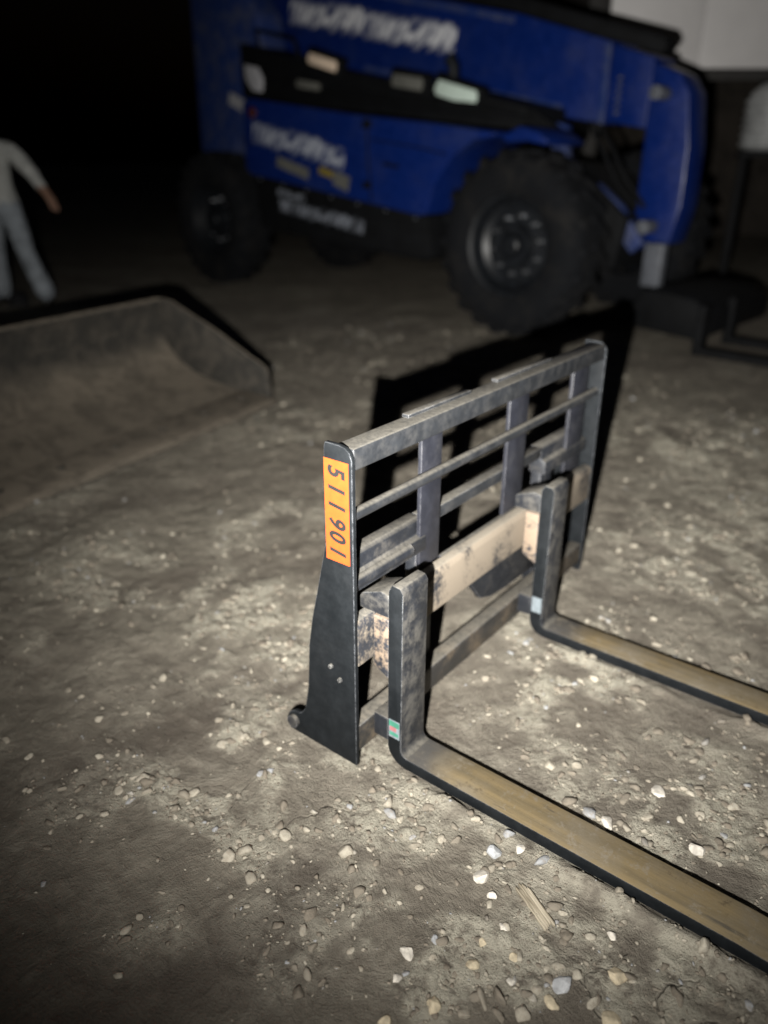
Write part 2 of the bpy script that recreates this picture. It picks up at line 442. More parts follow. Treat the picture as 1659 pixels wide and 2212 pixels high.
def ground_h(x, y):
    x = np.asarray(x, float); y = np.asarray(y, float)
    h = (fbm(x * 1.3 + 40, y * 1.3 + 40, 3) - 0.5) * 0.030
    h += (fbm(x * 7 + 9, y * 7 + 3, 4, 0.6) - 0.5) * 0.020
    h += (fbm(x * 26 + 1, y * 26 + 2, 3, 0.65) - 0.5) * 0.013
    # ruts left by wheels, running away from the foreground
    u = (x + 0.35) * 0.83 + (y + 0.2) * 0.55 + (fbm(x * 0.9, y * 0.9, 2) - 0.5) * 0.3
    for c0 in (-0.95, -0.45):
        h -= 0.016 * np.exp(-((u - c0) / 0.10) ** 2)
    ridge = np.clip((fbm(x * 9 + 30, y * 2 + 4, 3, 0.6) - 0.36) / 0.3, 0, 1) * np.clip((x - 0.16) / 0.12, 0, 1) * np.clip((1.5 - x) / 0.2, 0, 1)
    rid = (0.026 * ridge + 0.007) * np.clip((x - 0.10) / 0.1, 0, 1) * np.clip((1.5 - x) / 0.2, 0, 1) * (np.exp(-((y - 0.040) / 0.017) ** 2) + 0.7 * np.exp(-((y - 0.745) / 0.017) ** 2))
    near = np.exp(-(((x - 0.35) / 1.2) ** 2 + ((y - 0.55) / 1.0) ** 2))
    h = h * (1 - 0.55 * near) - 0.004 + rid
    return h

# ------------------------------------------------------------------ ground
CL = [(-0.216, -0.218, .22), (-0.872, .226, .25), (-.679, .265, .2), (.239, .538, .18), (.592, -.076, .3), (-.204, 2.927, .5), (.22, .821, .2), (.535, .458, .25),
      (.292, 1.663, .35), (.066, .005, .12), (-1.306, .204, .3), (.45, -.25, .22), (.62, -.18, .25), (-.408, .088, .25), (.35, 2.2, .4), (-.05, -.12, .15), (.7, .3, .25)]
DARK_BANDS = [([(-0.04, 0.27), (-0.40, 0.08), (-0.47, -0.22), (-0.55, -0.60)], 0.085, 1.0), ([(0.12, -0.27), (0.14, -0.42), (0.10, -0.60), (0.02, -0.75)], 0.075, 1.1),  # brown compacted tracks; the second entry darkens the foreground patch
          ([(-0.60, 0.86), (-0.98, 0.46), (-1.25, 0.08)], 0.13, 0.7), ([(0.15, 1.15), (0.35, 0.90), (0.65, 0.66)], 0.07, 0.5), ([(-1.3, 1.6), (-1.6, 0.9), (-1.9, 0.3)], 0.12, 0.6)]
def crust_mask(x, y):
    m = np.clip((fbm(x * 2.6 + 60, y * 2.6 + 20, 4, 0.6) - 0.50) / 0.16, 0, 1) * 0.7
    for cx_, cy_, cr in CL:
        m = m + 0.85 * np.exp(-(((x - cx_) ** 2 + (y - cy_) ** 2) / cr ** 2))
    return np.clip(m, 0, 1.2) * np.clip((fbm(x * 9 + 3, y * 9 + 8, 4, 0.62) - 0.40) / 0.18, 0, 1)
def dark_band_mask(x, y):
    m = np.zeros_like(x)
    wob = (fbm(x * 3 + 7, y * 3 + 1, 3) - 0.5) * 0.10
    for pts, w, k in DARK_BANDS:
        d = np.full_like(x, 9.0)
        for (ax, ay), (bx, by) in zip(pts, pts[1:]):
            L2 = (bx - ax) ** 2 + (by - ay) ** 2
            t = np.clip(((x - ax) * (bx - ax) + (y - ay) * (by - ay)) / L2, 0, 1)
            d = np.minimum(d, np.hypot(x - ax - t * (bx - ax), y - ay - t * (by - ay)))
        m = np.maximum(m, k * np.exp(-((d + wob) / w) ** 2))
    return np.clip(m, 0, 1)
def axis_coords(lo, hi, step, far):
    core = np.arange(lo, hi + step / 2, step)
    out = []; d = step; p = 0
    while p < far:
        d *= 1.16; p += d; out.append(p)
    out = np.array(out)
    return np.concatenate([lo - out[::-1], core, hi + out])
gx = axis_coords(-3.0, 1.5, 0.0105, 260.0)
gy = axis_coords(-1.1, 3.3, 0.0105, 260.0)
GX, GY = np.meshgrid(gx, gy, indexing='ij')
CR = crust_mask(GX, GY); TK = dark_band_mask(GX, GY)
GZ = ground_h(GX, GY) + CR * np.clip(fbm(GX * 60 + 5, GY * 60 + 9, 2, 0.6) - 0.42, 0, 1) * 0.022 - TK * 0.005
fade = np.clip((np.hypot(GX, GY) - 30) / 60, 0, 1)
GZ = GZ * (1 - fade)
nx, ny = len(gx), len(gy)
me = bpy.data.meshes.new('ground')
verts = np.stack([GX, GY, GZ], -1).reshape(-1, 3)
ii, jj = np.meshgrid(np.arange(nx - 1), np.arange(ny - 1), indexing='ij')
a = (ii * ny + jj).ravel()
quads = np.stack([a, a + ny, a + ny + 1, a + 1], -1)
me.vertices.add(len(verts)); me.vertices.foreach_set('co', verts.ravel())
me.loops.add(quads.size); me.loops.foreach_set('vertex_index', quads.ravel())
me.polygons.add(len(quads))
me.polygons.foreach_set('loop_start', np.arange(0, quads.size, 4))
me.polygons.foreach_set('use_smooth', np.ones(len(quads), bool))
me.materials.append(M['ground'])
for nm_, arr in (('crust', CR), ('dark_band', TK)):
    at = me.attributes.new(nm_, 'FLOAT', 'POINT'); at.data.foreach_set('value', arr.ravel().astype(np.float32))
me.update(calc_edges=True); me.validate()
ground = bpy.data.objects.new('ground', me); col.objects.link(ground)
ground['kind'] = 'structure'

# ------------------------------------------------------------------ pallet fork frame (foreground)
Wd = 1.24
frame = empty('pallet_fork_frame', (0, 0, 0))
tag(frame, 'black steel pallet fork frame standing on the dirt, orange number sticker on its side plate', 'pallet forks')

plate_poly = [(0.0, 0.0), (0.0, 0.786), (-0.006, 0.800), (-0.018, 0.809), (-0.034, 0.812), (-0.072, 0.812), (-0.075, 0.80), (-0.078, 0.58),
              (-0.106, 0.461), (-0.128, 0.37), (-0.142, 0.29), (-0.147, 0.22), (-0.152, 0.16), (-0.166, 0.09), (-0.183, 0.067), (-0.205, 0.064), (-0.222, 0.053),
              (-0.232, 0.034), (-0.231, 0.012), (-0.222, 0.0)]
for y0 in (0.0, Wd - 0.012):
    MB().prism(plate_poly, y0, y0 + 0.012).build('side_plate', M['plate'], frame, bevel=0.0025)
# thickened front edge of each plate (flame-cut lip)
tr = MB().box(-0.058, -0.004, 0.012, Wd - 0.012, 0.757, 0.806).build('top_rail', M['rail'], frame, bevel=0.006, seg=3)
for y0, y1 in ((0.24, 0.50), (0.625, 0.93)):
    MB().box(-0.0575, -0.038, y0, y1, 0.8055, 0.8140).build('top_strip', M['rail'], frame, bevel=0.002)
MB().tube([(-0.022, 0.012, 0.652), (-0.022, Wd - 0.012, 0.652)], 0.0135, 12).build('guard_rail', M['rail'], frame, smooth=True)
for y0, y1 in ((0.288, 0.372), (0.695, 0.80), (1.08, 1.19)):
    MB().box(-0.0445, -0.0335, y0, y1, 0.4035, 0.7565).build('guard_post', M['post'], frame, bevel=0.002)
# upper attachment channel with its rolled lip
MB().prism([(-0.085, 0.452), (-0.03, 0.452), (-0.03, 0.490), (-0.046, 0.499), (-0.046, 0.528), (-0.056, 0.538), (-0.085, 0.538)], 0.0125, 0.312, 'y').build('attachment_channel', M['steel'], frame, bevel=0.004)
MB().prism([(-0.085, 0.452), (-0.03, 0.452), (-0.03, 0.490), (-0.046, 0.499), (-0.046, 0.528), (-0.056, 0.538), (-0.085, 0.538)], 0.935, Wd - 0.0125, 'y').build('attachment_channel', M['steel'], frame, bevel=0.004)
MB().box(-0.078, -0.046, 0.3125, 0.9345, 0.505, 0.538).build('cross_rail', M['rail'], frame, bevel=0.003)
MB().tube([(-0.034, 0.014, 0.478), (-0.034, 0.245, 0.478)], 0.016, 12).build('channel_lip', M['steel'], frame, smooth=True)
# upper carriage bar, caked with tan dirt
MB().prism([(-0.032, 0.283), (0.0, 0.283), (0.0, 0.385), (-0.008, 0.399), (-0.032, 0.402)], 0.0125, Wd - 0.0125).build('carriage_bar', M['tan'], frame, bevel=0.003)
# quick-attach mount plate with arched cut-out
mp = [(0.395, 0.300), (0.42, 0.281), (0.47, 0.277), (0.53, 0.258), (0.572, 0.205), (0.60, 0.172), (0.66, 0.150), (0.76, 0.140), (0.93, 0.135), (0.93, 0.395), (0.395, 0.395)]
MB().prism(mp, -0.050, -0.0335, 'x').build('mount_plate', M['steel'], frame, bevel=0.002)
for y0 in (0.292, 0.945):
    MB().box(-0.080, -0.047, y0, y0 + 0.075, 0.050, 0.4515).build('mount_rib', M['steel'], frame, bevel=0.003)
MB().box(-0.045, -0.004, 0.0125, Wd - 0.0125, 0.032, 0.108).build('lower_bar', M['lowbar'], frame, bevel=0.005)
# pin lug at the back foot of the near plate
MB().tube([(-0.205, -0.010, 0.034), (-0.205, 0.024, 0.034)], 0.017, 16).build('foot_pin', M['steel'], frame, smooth=True)
for (bx, bz) in ((-0.072, 0.262), (-0.045, 0.235)):
    MB().tube([(bx, -0.006, bz), (bx, 0.004, bz)], [0.005, 0.007], 10).build('bolt_head', M['greysteel'], frame, smooth=True)

# sticker with its number
st = MB().box(-0.0745, -0.0085, -0.0012, -0.0002, 0.546, 0.778)
sticker = st.build('number_sticker', M['orange'], frame)
sticker['label'] = 'bright orange sticker reading 511901 down the near side plate'
for dch, zc in zip('511901', (0.7525, 0.7145, 0.6765, 0.636, 0.605, 0.570)):
    cu = bpy.data.curves.new('digit', 'FONT'); cu.body = dch; cu.size = 0.060; cu.align_x = 'CENTER'; cu.shear = 0.18; cu.offset = 0.0020
    cu.resolution_u = 6
    to = bpy.data.objects.new('tmp', cu); col.objects.link(to)
    bpy.context.view_layer.update()
    dm = bpy.data.meshes.new_from_object(to.evaluated_get(bpy.context.evaluated_depsgraph_get()))
    bpy.data.objects.remove(to)
    ys = [v.co.y for v in dm.vertices]; xs = [v.co.x for v in dm.vertices]
    ym, xm = (max(ys) + min(ys)) / 2, (max(xs) + min(xs)) / 2
    for v in dm.vertices:
        tx, ty = (v.co.x - xm) * 0.82, (v.co.y - ym)
        v.co = Vector((-0.0405 + ty, -0.0019, zc - tx))
    dm.materials.clear(); dm.materials.append(M['ink'])
    do = bpy.data.objects.new('digit', dm); col.objects.link(do); do.parent = sticker

# the two forks
def fork(y0, first):
    w, th, L = 0.094, 0.037, 1.20
    xu0, xu1 = 0.047, 0.087
    prof_out = [(xu0, 0.478), (xu0, 0.057)]
    for k in range(1, 9):
        t = math.pi + (math.pi / 2) * k / 8
        prof_out.append((xu0 + 0.053 + 0.053 * math.cos(t), 0.057 + 0.053 * math.sin(t)))
    out = prof_out + [(L - 0.25, 0.004), (L, 0.014)]
    inn = [(L, 0.020), (L - 0.35, th), (xu1 + 0.018, th)]
    for k in range(1, 7):
        t = -math.pi / 2 - (math.pi / 2) * k / 6
        inn.append((xu1 + 0.018 + 0.018 * math.cos(t), th + 0.018 + 0.018 * math.sin(t)))
    inn += [(xu1, 0.482), (xu1 - 0.008, 0.494), (xu0 + 0.010, 0.496)]
    poly = out + inn
    b = MB().prism(poly, y0, y0 + w)
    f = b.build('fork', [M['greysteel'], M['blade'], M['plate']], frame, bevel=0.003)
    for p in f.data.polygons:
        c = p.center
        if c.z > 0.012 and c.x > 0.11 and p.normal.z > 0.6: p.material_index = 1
        elif abs(p.normal.y) > 0.6: p.material_index = 2
    hk = MB()
    hk.prism([(0.0015, 0.262), (0.0455, 0.240), (0.0455, 0.400), (0.0015, 0.400)], y0 + 0.004, y0 + w - 0.004)
    hk.build('hook', M['hook'], f, bevel=0.004)
    MB().prism([(-0.038, 0.4045), (0.0455, 0.4045), (0.0455, 0.462), (0.022, 0.466), (-0.030, 0.446), (-0.038, 0.436)], y0 + 0.004, y0 + w - 0.004).build('hook_claw', M['greysteel'], f, bevel=0.004)
    hb = MB().box(0.0015, 0.0455, y0 + 0.004, y0 + w - 0.004, 0.060, 0.125)
    hb.build('lower_hook', M['steel'], f, bevel=0.004)
    # inspection labels wrapped on the heel's near side
    sk = MB().box(0.052, 0.083, y0 - 0.0012, y0 - 0.0002, 0.083, 0.134).build('label_sticker', M['sticker_white'], f)
    if first:
        MB().box(0.053, 0.082, y0 - 0.0020, y0 - 0.0013, 0.116, 0.131).build('label_band', M['sticker_green'], sk)
        MB().box(0.055, 0.074, y0 - 0.0020, y0 - 0.0013, 0.103, 0.1155).build('label_band', M['sticker_pink'], sk)
        MB().box(0.055, 0.080, y0 - 0.0020, y0 - 0.0013, 0.090, 0.099).build('label_band', M['sticker_green'], sk)
    return f
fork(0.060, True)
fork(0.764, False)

# ------------------------------------------------------------------ bucket lying at the left
bk = empty('loader_bucket', (-2.37, 2.0, -0.004), math.atan2(-0.989, 0.147))
# local x runs along the cutting edge away from the near tip, local y runs into the bucket depth (negated below)
tag(bk, 'low dirt-coated loader bucket lying open on the ground at the left', 'bucket')
def bl(e, d, z): return (e, -d, z)     # edge distance, depth, height
WB = 2.0
prof = [(0.0, 0.0), (0.0, 0.012), (0.21, 0.036), (0.45, 0.075), (0.60, 0.115), (0.72, 0.18), (0.80, 0.27), (0.83, 0.37), (0.82, 0.46), (0.80, 0.52)]
outer = [(0.815, 0.53), (0.838, 0.46), (0.848, 0.37), (0.818, 0.255), (0.735, 0.16), (0.61, 0.093), (0.46, 0.050), (0.21, 0.002), (0.0, -0.012)]
pp = [(-d, z) for d, z in prof[1:]] + [(-d, z) for d, z in outer]
MB().prism(pp, 0.0, WB, 'x').build('shell', M['bucket'], bk, smooth=True)
side = [(-d, z) for d, z in [(-0.01, 0.0), (0.0, 0.10), (0.01, 0.20), (0.05, 0.225), (0.13, 0.26), (0.36, 0.38), (0.62, 0.49), (0.73, 0.54), (0.82, 0.55), (0.85, 0.53),
        (0.848, 0.37), (0.818, 0.255), (0.735, 0.16), (0.61, 0.093), (0.46, 0.050), (0.21, 0.001)]]
for e0 in (-0.020, WB):
    MB().prism(side, e0, e0 + 0.020, 'x').build('side_wall', M['bucket'], bk, bevel=0.004)
MB().prism([(-0.20, 0.036), (-0.19, 0.052), (0.03, 0.030), (0.06, 0.004), (0.06, -0.004), (0.0, -0.004)], 0.0, WB, 'x').build('cutting_edge', M['bucket'], bk, bevel=0.004)
for k in range(6):
    MB().tube([bl(0.15 + k * 0.32, 0.10, 0.03), bl(0.15 + k * 0.32, 0.10, 0.056)], [0.022, 0.018], 10).build('edge_bolt', M['bucket'], bk, smooth=True)
MB().tube([bl(0.02, 0.812, 0.537), bl(WB - 0.02, 0.812, 0.537)], 0.022, 10).build('top_bar', M['bucket'], bk, smooth=True)
for k in range(2):
    MB().box(0.4 + k * 0.9, 0.43 + k * 0.9, -0.98, -0.845, 0.12, 0.50).build('hitch_bracket', M['bucket'], bk, bevel=0.003)

# ------------------------------------------------------------------ telehandler
T = empty('telehandler', (-2.31, 4.58, 0.0), R(-6))
tag(T, 'blue telehandler with a big black tyre and a long boom sloping down to the right', 'telehandler')

def wheel(s0, n0, sign):
    """n0: outer face; sign +1 when the outer face looks to -y"""
    rT, cz = 0.715, 0.70
    w = 0.46
    prof_d = [(0.0, 0.165), (0.10, 0.165), (0.105, 0.10), (0.16, 0.095), (0.165, 0.19), (0.29, 0.20), (0.335, 0.165), (0.365, 0.06), (0.395, 0.045), (0.395, 0.14)]
    rim = MB().lathe([(max(r, 0.001), n0 + sign * t) for r, t in prof_d], 48, 'y', (s0, 0, cz)).build('wheel', M['rim'], T, smooth=True)
    tp = [(0.385, 0.10), (0.40, 0.035), (0.45, 0.012), (0.54, 0.0), (0.62, 0.018), (0.66, 0.05), (0.675, 0.09), (0.685, w / 2), (0.675, w - 0.09), (0.66, w - 0.05), (0.62, w - 0.018), (0.54, w), (0.45, w - 0.012), (0.40, w - 0.04), (0.385, w - 0.1)]
    tb = MB().lathe([(r, n0 + sign * t) for r, t in tp], 64, 'y', (s0, 0, cz))
    # chevron lugs
    nl = 22
    for k in range(nl):
        for half in (0, 1):
            a0 = 2 * math.pi * (k + 0.5 * half) / nl
            vs_ = []
            for (t, da, r0, r1) in ((0.02, 0.0, 0.60, 0.672), (0.06, 0.0, 0.64, 0.715), (0.26, 0.20, 0.66, 0.715)):
                tt = t if not half else w - t
                for rr in (r0, r1):
                    for dd in (-0.045, 0.045):
                        a_ = a0 + da + dd
                        vs_.append((s0 + rr * math.cos(a_), n0 + sign * tt, cz + rr * math.sin(a_)))
            fs = []
            for q in (0, 4):
                fs += [(q, q + 1, q + 5, q + 4), (q + 2, q + 6, q + 7, q + 3), (q, q + 4, q + 6, q + 2), (q + 1, q + 3, q + 7, q + 5)]
            fs += [(0, 2, 3, 1), (8, 9, 11, 10)]
            tb.add(vs_, fs)
    tb.build('tyre', M['rubber'], rim, smooth=True)
    if sign > 0:
        b0 = None
        for k in range(10):
            a_ = 2 * math.pi * (k + 0.3) / 10
            bx, bz = s0 + 0.228 * math.cos(a_), cz + 0.228 * math.sin(a_)
            MB().tube([(bx, n0 + 0.200, bz), (bx, n0 + 0.155, bz)], [0.020, 0.016], 6).build('wheel_bolt', M['chrome'], rim)
        MB().lathe([(0.001, n0 + 0.07), (0.06, n0 + 0.072), (0.08, n0 + 0.09), (0.085, n0 + 0.165)], 24, 'y', (s0, 0, cz)).build('hub_cap', M['rim'], rim, smooth=True)
    return rim
wheel(0.0, 0.0, 1)
wheel(-4.20, 0.0, 1)
wheel(0.0, 2.4, -1)
wheel(-4.20, 2.4, -1)
MB().tube([(0, 0.3, 0.70), (0, 2.1, 0.70)], 0.13, 14).build('axle', M['black'], T, smooth=True)
MB().tube([(-4.2, 0.3, 0.70), (-4.2, 2.1, 0.70)], 0.13, 14).build('axle', M['black'], T, smooth=True)
MB().prism([(-5.0, 0.62), (0.55, 0.50), (0.62, 0.9), (0.1, 1.30), (-3.4, 1.60), (-3.8, 2.2), (-4.9, 2.2)], 0.80, 1.60).build('frame', M['black'], T, bevel=0.02)
# engine pod between the wheels
pod_poly = [(-3.46, 1.24), (-3.38, 1.19), (-0.98, 0.885), (-0.90, 0.90), (-0.80, 1.16), (-0.62, 1.36), (-0.40, 1.475), (-0.20, 1.50), (-0.19, 1.53), (-0.9, 1.615), (-1.88, 1.715), (-3.30, 1.90), (-3.46, 1.86)]
pod = MB().prism(pod_poly, 0.06, 0.78).build('engine_pod', M['blue'], T, bevel=0.045, seg=3)
MB().prism([(-0.16, 1.50), (0.02, 1.57), (0.20, 1.52), (0.30, 1.455), (0.26, 1.43), (0.1, 1.46), (-0.1, 1.455)], 0.08, 0.60).build('fender', M['blue'], T, bevel=0.02)
MB().prism([(-3.30, 0.70), (-3.18, 0.645), (-0.92, 0.50), (-0.84, 0.54), (-0.90, 0.885), (-3.36, 1.185)], 0.09, 0.76).build('chassis_skirt', M['black'], T, bevel=0.02)
# black deck, hoses and guards between pod and boom
MB().prism([(-3.75, 1.93), (-1.9, 1.73), (-0.15, 1.545), (-0.15, 1.72), (-0.97, 1.90), (-1.7, 1.98), (-2.7, 2.17), (-3.9, 2.46), (-3.9, 1.95)], 0.40, 0.99).build('deck_guard', M['black'], T, bevel=0.02)
for k, (zo, no) in enumerate(((0.0, 0.37), (0.07, 0.34), (0.03, 0.30))):
    MB().tube([(-3.6, no, 2.02 + zo), (-2.6, no - 0.02, 1.90 + zo), (-1.6, no + 0.02, 1.77 + zo), (-0.7, no, 1.68 + zo), (-0.1, no + 0.1, 1.60 + zo), (0.15, 0.7, 1.45)], 0.022, 8).build('hose', M['black'], T, smooth=True)
MB().tube([(-1.0, 0.5, 1.75), (-1.0, 0.5, 2.05), (-1.05, 0.5, 2.12)], 0.05, 14).build('exhaust_pipe', M['rim'], T, smooth=True)

def quad_decal(name, mat, s0, z0, s1, z1, h, n, parent, thick=0.003):
    """thin printed strip from (s0,z0) to (s1,z1) along its middle, height h"""
    L = math.hypot(s1 - s0, z1 - z0)
    b = MB().box(-L / 2, L / 2, -thick, 0, -h / 2, h / 2)
    o = b.build(name, mat, parent)
    o.location = ((s0 + s1) / 2, n, (z0 + z1) / 2)
    o.rotation_euler = (0, -math.atan2(z1 - z0, s1 - s0), 0)
    return o
quad_decal('lettering', M['smear_pod'], -3.30, 1.60, -2.2, 1.40, 0.26, 0.059, pod)
quad_decal('lettering', M['smear_pod'], -2.19, 1.385, -1.92, 1.33, 0.20, 0.059, pod)
quad_decal('label_plate', M['beige'], -2.92, 1.32, -2.44, 1.20, 0.10, 0.059, pod)
quad_decal('label_plate', M['yellow'], -2.28, 1.245, -2.08, 1.20, 0.07, 0.059, pod)
quad_decal('label_plate', M['beige'], -2.07, 1.18, -1.86, 1.12, 0.13, 0.059, pod)
quad_decal('lettering', M['smear_chassis'], -2.95, 0.915, -1.70, 0.745, 0.17, 0.088, T)
quad_decal('lettering', M['smear_chassis'], -2.97, 1.03, -2.55, 0.975, 0.06, 0.088, T)
MB().lathe([(0.001, 0.03), (0.04, 0.03), (0.055, 0.045), (0.055, 0.065)], 20, 'y', (-3.28, 0, 1.77)).build('side_marker', M['red'], T, smooth=True)
# seams and fittings, then pale panels painted in for window reflections
def seam(name, pts, n, parent, mat, r=0.006):
    MB().tube([(a, n, b) for a, b in pts], r, 6).build(name, M[mat], parent)
seam('panel_seam', [(-1.62, 1.70), (-1.60, 1.30), (-1.56, 0.985)], 0.058, pod, 'black', 0.008)
seam('panel_seam', [(-3.42, 1.50), (-3.30, 1.48)], 0.058, pod, 'black')
seam('panel_seam', [(-1.56, 1.50), (-1.0, 1.43), (-0.68, 1.375)], 0.058, pod, 'black')
for hz_ in (1.62, 1.12):
    MB().box(-1.66, -1.56, 0.04, 0.062, hz_ - 0.03, hz_ + 0.03).build('hinge', M['black'], pod, bevel=0.006)
MB().tube([(-1.36, 0.05, 1.30), (-1.36, 0.01, 1.30), (-1.22, 0.01, 1.28), (-1.22, 0.05, 1.28)], 0.012, 8).build('door_handle', M['black'], pod, smooth=True)
for k in range(7):
    MB().tube([(-3.25 + k * 0.37, 0.096, 1.145 - k * 0.0475), (-3.25 + k * 0.37, 0.075, 1.145 - k * 0.0475)], 0.012, 6).build('skirt_bolt', M['rod'], T)
MB().tube([(-3.6, 0.44, 2.36), (-3.6, 0.40, 2.55), (-3.0, 0.40, 2.42), (-2.95, 0.44, 2.24)], 0.016, 8).build('grab_rail', M['black'], T, smooth=True)
def reflection(mat, s0, z0, s1, z1, h, n):
    """panel coloured pale for a window reflection, in an added black housing"""
    L = math.hypot(s1 - s0, z1 - z0)
    hs = MB().box(-L / 2 - 0.03, L / 2 + 0.03, 0.0, 0.10, -h / 2 - 0.03, h / 2 + 0.03).build('reflection_panel', M['black'], T, bevel=0.02)
    hs.location = ((s0 + s1) / 2, n, (z0 + z1) / 2); hs.rotation_euler = (0, -math.atan2(z1 - z0, s1 - s0), 0)
    MB().prism([(-L / 2, -h * 0.2), (-L * 0.42, -h / 2), (L * 0.47, -h * 0.42), (L / 2, h * 0.1), (L * 0.44, h / 2), (-L * 0.44, h * 0.42)], -0.012, 0.01).build('lens', mat, hs, bevel=0.008)  # pale colour stands for the reflection itself
reflection(M['cream'], -2.74, 2.245, -2.32, 2.125, 0.10, 0.36)
reflection(M['green'], -1.08, 1.91, -0.62, 1.78, 0.13, 0.36)
reflection(M['beige'], -1.60, 1.99, -1.22, 1.92, 0.11, 0.36)
reflection(M['beige'], -2.86, 2.03, -2.50, 1.96, 0.08, 0.30)
mi = MB().prism([(-3.33, 2.20), (-3.13, 2.16), (-3.06, 2.06), (-3.08, 1.94), (-3.22, 1.96), (-3.32, 2.07)], 0.02, 0.06).build('mirror', M['pale'], T, bevel=0.01)
MB().tube([(-3.2, 0.05, 1.97), (-3.25, 0.2, 1.86)], 0.015, 8).build('mirror_arm', M['black'], mi, smooth=True)
# boom
boom_poly = [(-5.3, 2.80), (-4.78, 2.66), (-2.66, 2.13), (-0.97, 1.87), (-0.18, 1.66), (0.20, 1.60), (0.20, 2.19), (-0.72, 2.47), (-3.0, 2.98), (-5.3, 3.45)]
boom = MB().prism(boom_poly, 1.0, 1.45).build('boom', M['blue'], T, bevel=0.02)
MB().prism([(-0.80, 2.50), (0.62, 2.07), (0.66, 2.13), (0.62, 2.19), (-0.74, 2.60), (-3.0, 3.12), (-3.0, 3.00)], 1.02, 1.20).build('hose_track', M['black'], boom, bevel=0.01)
quad_decal('lettering', M['smear_boom'], -3.75, 2.80, -2.60, 2.585, 0.30, 0.999, boom)
quad_decal('lettering', M['smear_boom'], -2.58, 2.565, -1.40, 2.33, 0.28, 0.999, boom)
quad_decal('seam', M['black'], -4.73, 3.0, -3.54, 2.57, 0.012, 0.999, boom)
quad_decal('wear_strip', M['blue_pale'], -2.6, 2.19, -0.2, 1.74, 0.05, 0.999, boom, 0.012)
quad_decal('wear_strip', M['blue_pale'], -2.6, 2.84, -0.75, 2.42, 0.05, 0.999, boom, 0.012)
MB().box(0.155, 0.215, 0.97, 1.0, 1.60, 2.18).build('boom_collar', M['blue_pale'], boom, bevel=0.008)
MB().prism([(0.20, 1.62), (0.56, 1.56), (0.56, 2.06), (0.20, 2.17)], 1.04, 1.41).build('boom_extension', M['blue'], T, bevel=0.015)
MB().prism([(0.565, 1.54), (0.57, 1.0), (0.55, 0.72), (0.63, 0.64), (0.80, 0.72), (0.90, 0.70), (0.96, 1.0), (0.95, 1.42), (0.89, 1.80), (0.80, 1.93), (0.565, 2.03)], 1.02, 1.34).build('boom_head', M['blue'], T, bevel=0.025)
MB().prism([(-0.22, 1.64), (-0.06, 1.60), (-0.03, 1.37), (0.52, 1.00), (0.76, 0.72), (0.66, 0.63), (0.42, 0.88), (-0.17, 1.27)], 0.86, 0.95).build('tilt_link', M['blue_pale'], T, bevel=0.01)
MB().box(0.76, 0.925, 0.90, 1.00, 0.38, 0.72).build('tilt_cylinder', M['rod'], T, bevel=0.012)
for (ps, pz, pr_) in ((0.70, 1.80, 0.05), (0.74, 0.84, 0.055), (-0.10, 1.50, 0.04), (0.56, 0.86, 0.04)):
    MB().tube([(ps, 0.84, pz), (ps, 1.03, pz)], pr_, 16).build('pivot_pin', M['rod'], T, bevel=0.006)
for k in range(6):
    MB().tube([(0.30 - k * 0.001, 0.99, 1.93 - 0.05 * k), (0.335, 0.99, 1.93 - 0.05 * k)], 0.010, 8).build('slider_bolt', M['rod'], boom)
for (a_, b_, c_) in ((0.0, 0.96, 0.0), (0.05, 0.99, 0.04)):
    MB().tube([(0.10 + a_, b_, 1.62), (0.30 + a_, b_ - 0.06, 1.38 + c_), (0.45 + a_, b_ - 0.05, 1.15 + c_), (0.62 + a_, b_, 0.98)], 0.018, 8).build('hose', M['black'], T, smooth=True)
# coupler and forks on the ground
MB().prism([(0.86, 0.10), (1.40, 0.06), (1.52, 0.12), (1.50, 0.30), (1.36, 0.37), (1.14, 0.40), (0.92, 0.40), (0.84, 0.25)], 0.62, 1.80).build('coupler', M['black'], T, bevel=0.03)
for n0 in (0.42, 0.98):
    MB().prism([(1.48, 0.0), (2.95, 0.0), (2.95, 0.012), (2.4, 0.05), (1.54, 0.055), (1.54, 0.36), (1.48, 0.36)], n0, n0 + 0.12).build('fork', M['black'], T, bevel=0.004)
# rear tower and counterweight
MB().prism([(-5.15, 1.05), (-4.75, 0.85), (-4.35, 1.55), (-3.95, 1.60), (-3.72, 1.95), (-3.85, 2.75), (-4.3, 3.3), (-5.1, 3.3)], 0.62, 0.98).build('rear_tower', M['blue_pale'], T, bevel=0.04, seg=3)
MB().prism([(-5.15, 1.05), (-4.75, 0.85), (-4.35, 1.55), (-3.95, 1.60), (-3.72, 1.95), (-3.85, 2.75), (-4.3, 3.3), (-5.1, 3.3)], 1.48, 1.84).build('rear_tower', M['blue_pale'], T, bevel=0.04, seg=3)
quad_decal('reflector', M['pale'], -4.42, 1.98, -4.10, 1.86, 0.12, 0.615, T, 0.02)
# cab on the far side
cabp = [(-2.6, 1.2), (-0.9, 1.2), (-0.75, 1.7), (-1.0, 2.55), (-2.5, 2.6), (-2.7, 1.9)]
cb = MB().prism(cabp, 1.75, 2.45).build('cab', M['black'], T, bevel=0.03)
MB().prism([(-2.45, 1.65), (-0.98, 1.65), (-1.12, 2.42), (-2.40, 2.46)], 1.735, 1.748).build('cab_window', M['glass'], cb)

# ------------------------------------------------------------------ white shed behind, with an open bay
F2 = Vector((-0.61873, 0.78561, 0)); R2_ = Vector((0.78561, 0.61873, 0))
base = Vector((0.9158, -1.0588, 0)) + F2 * 10.2
shed = empty('metal_shed', base, math.atan2(R2_.y, R2_.x) - R(1.2))
tag(shed, 'pale metal shed with white cladding above a dark open bay, behind the telehandler', 'shed')
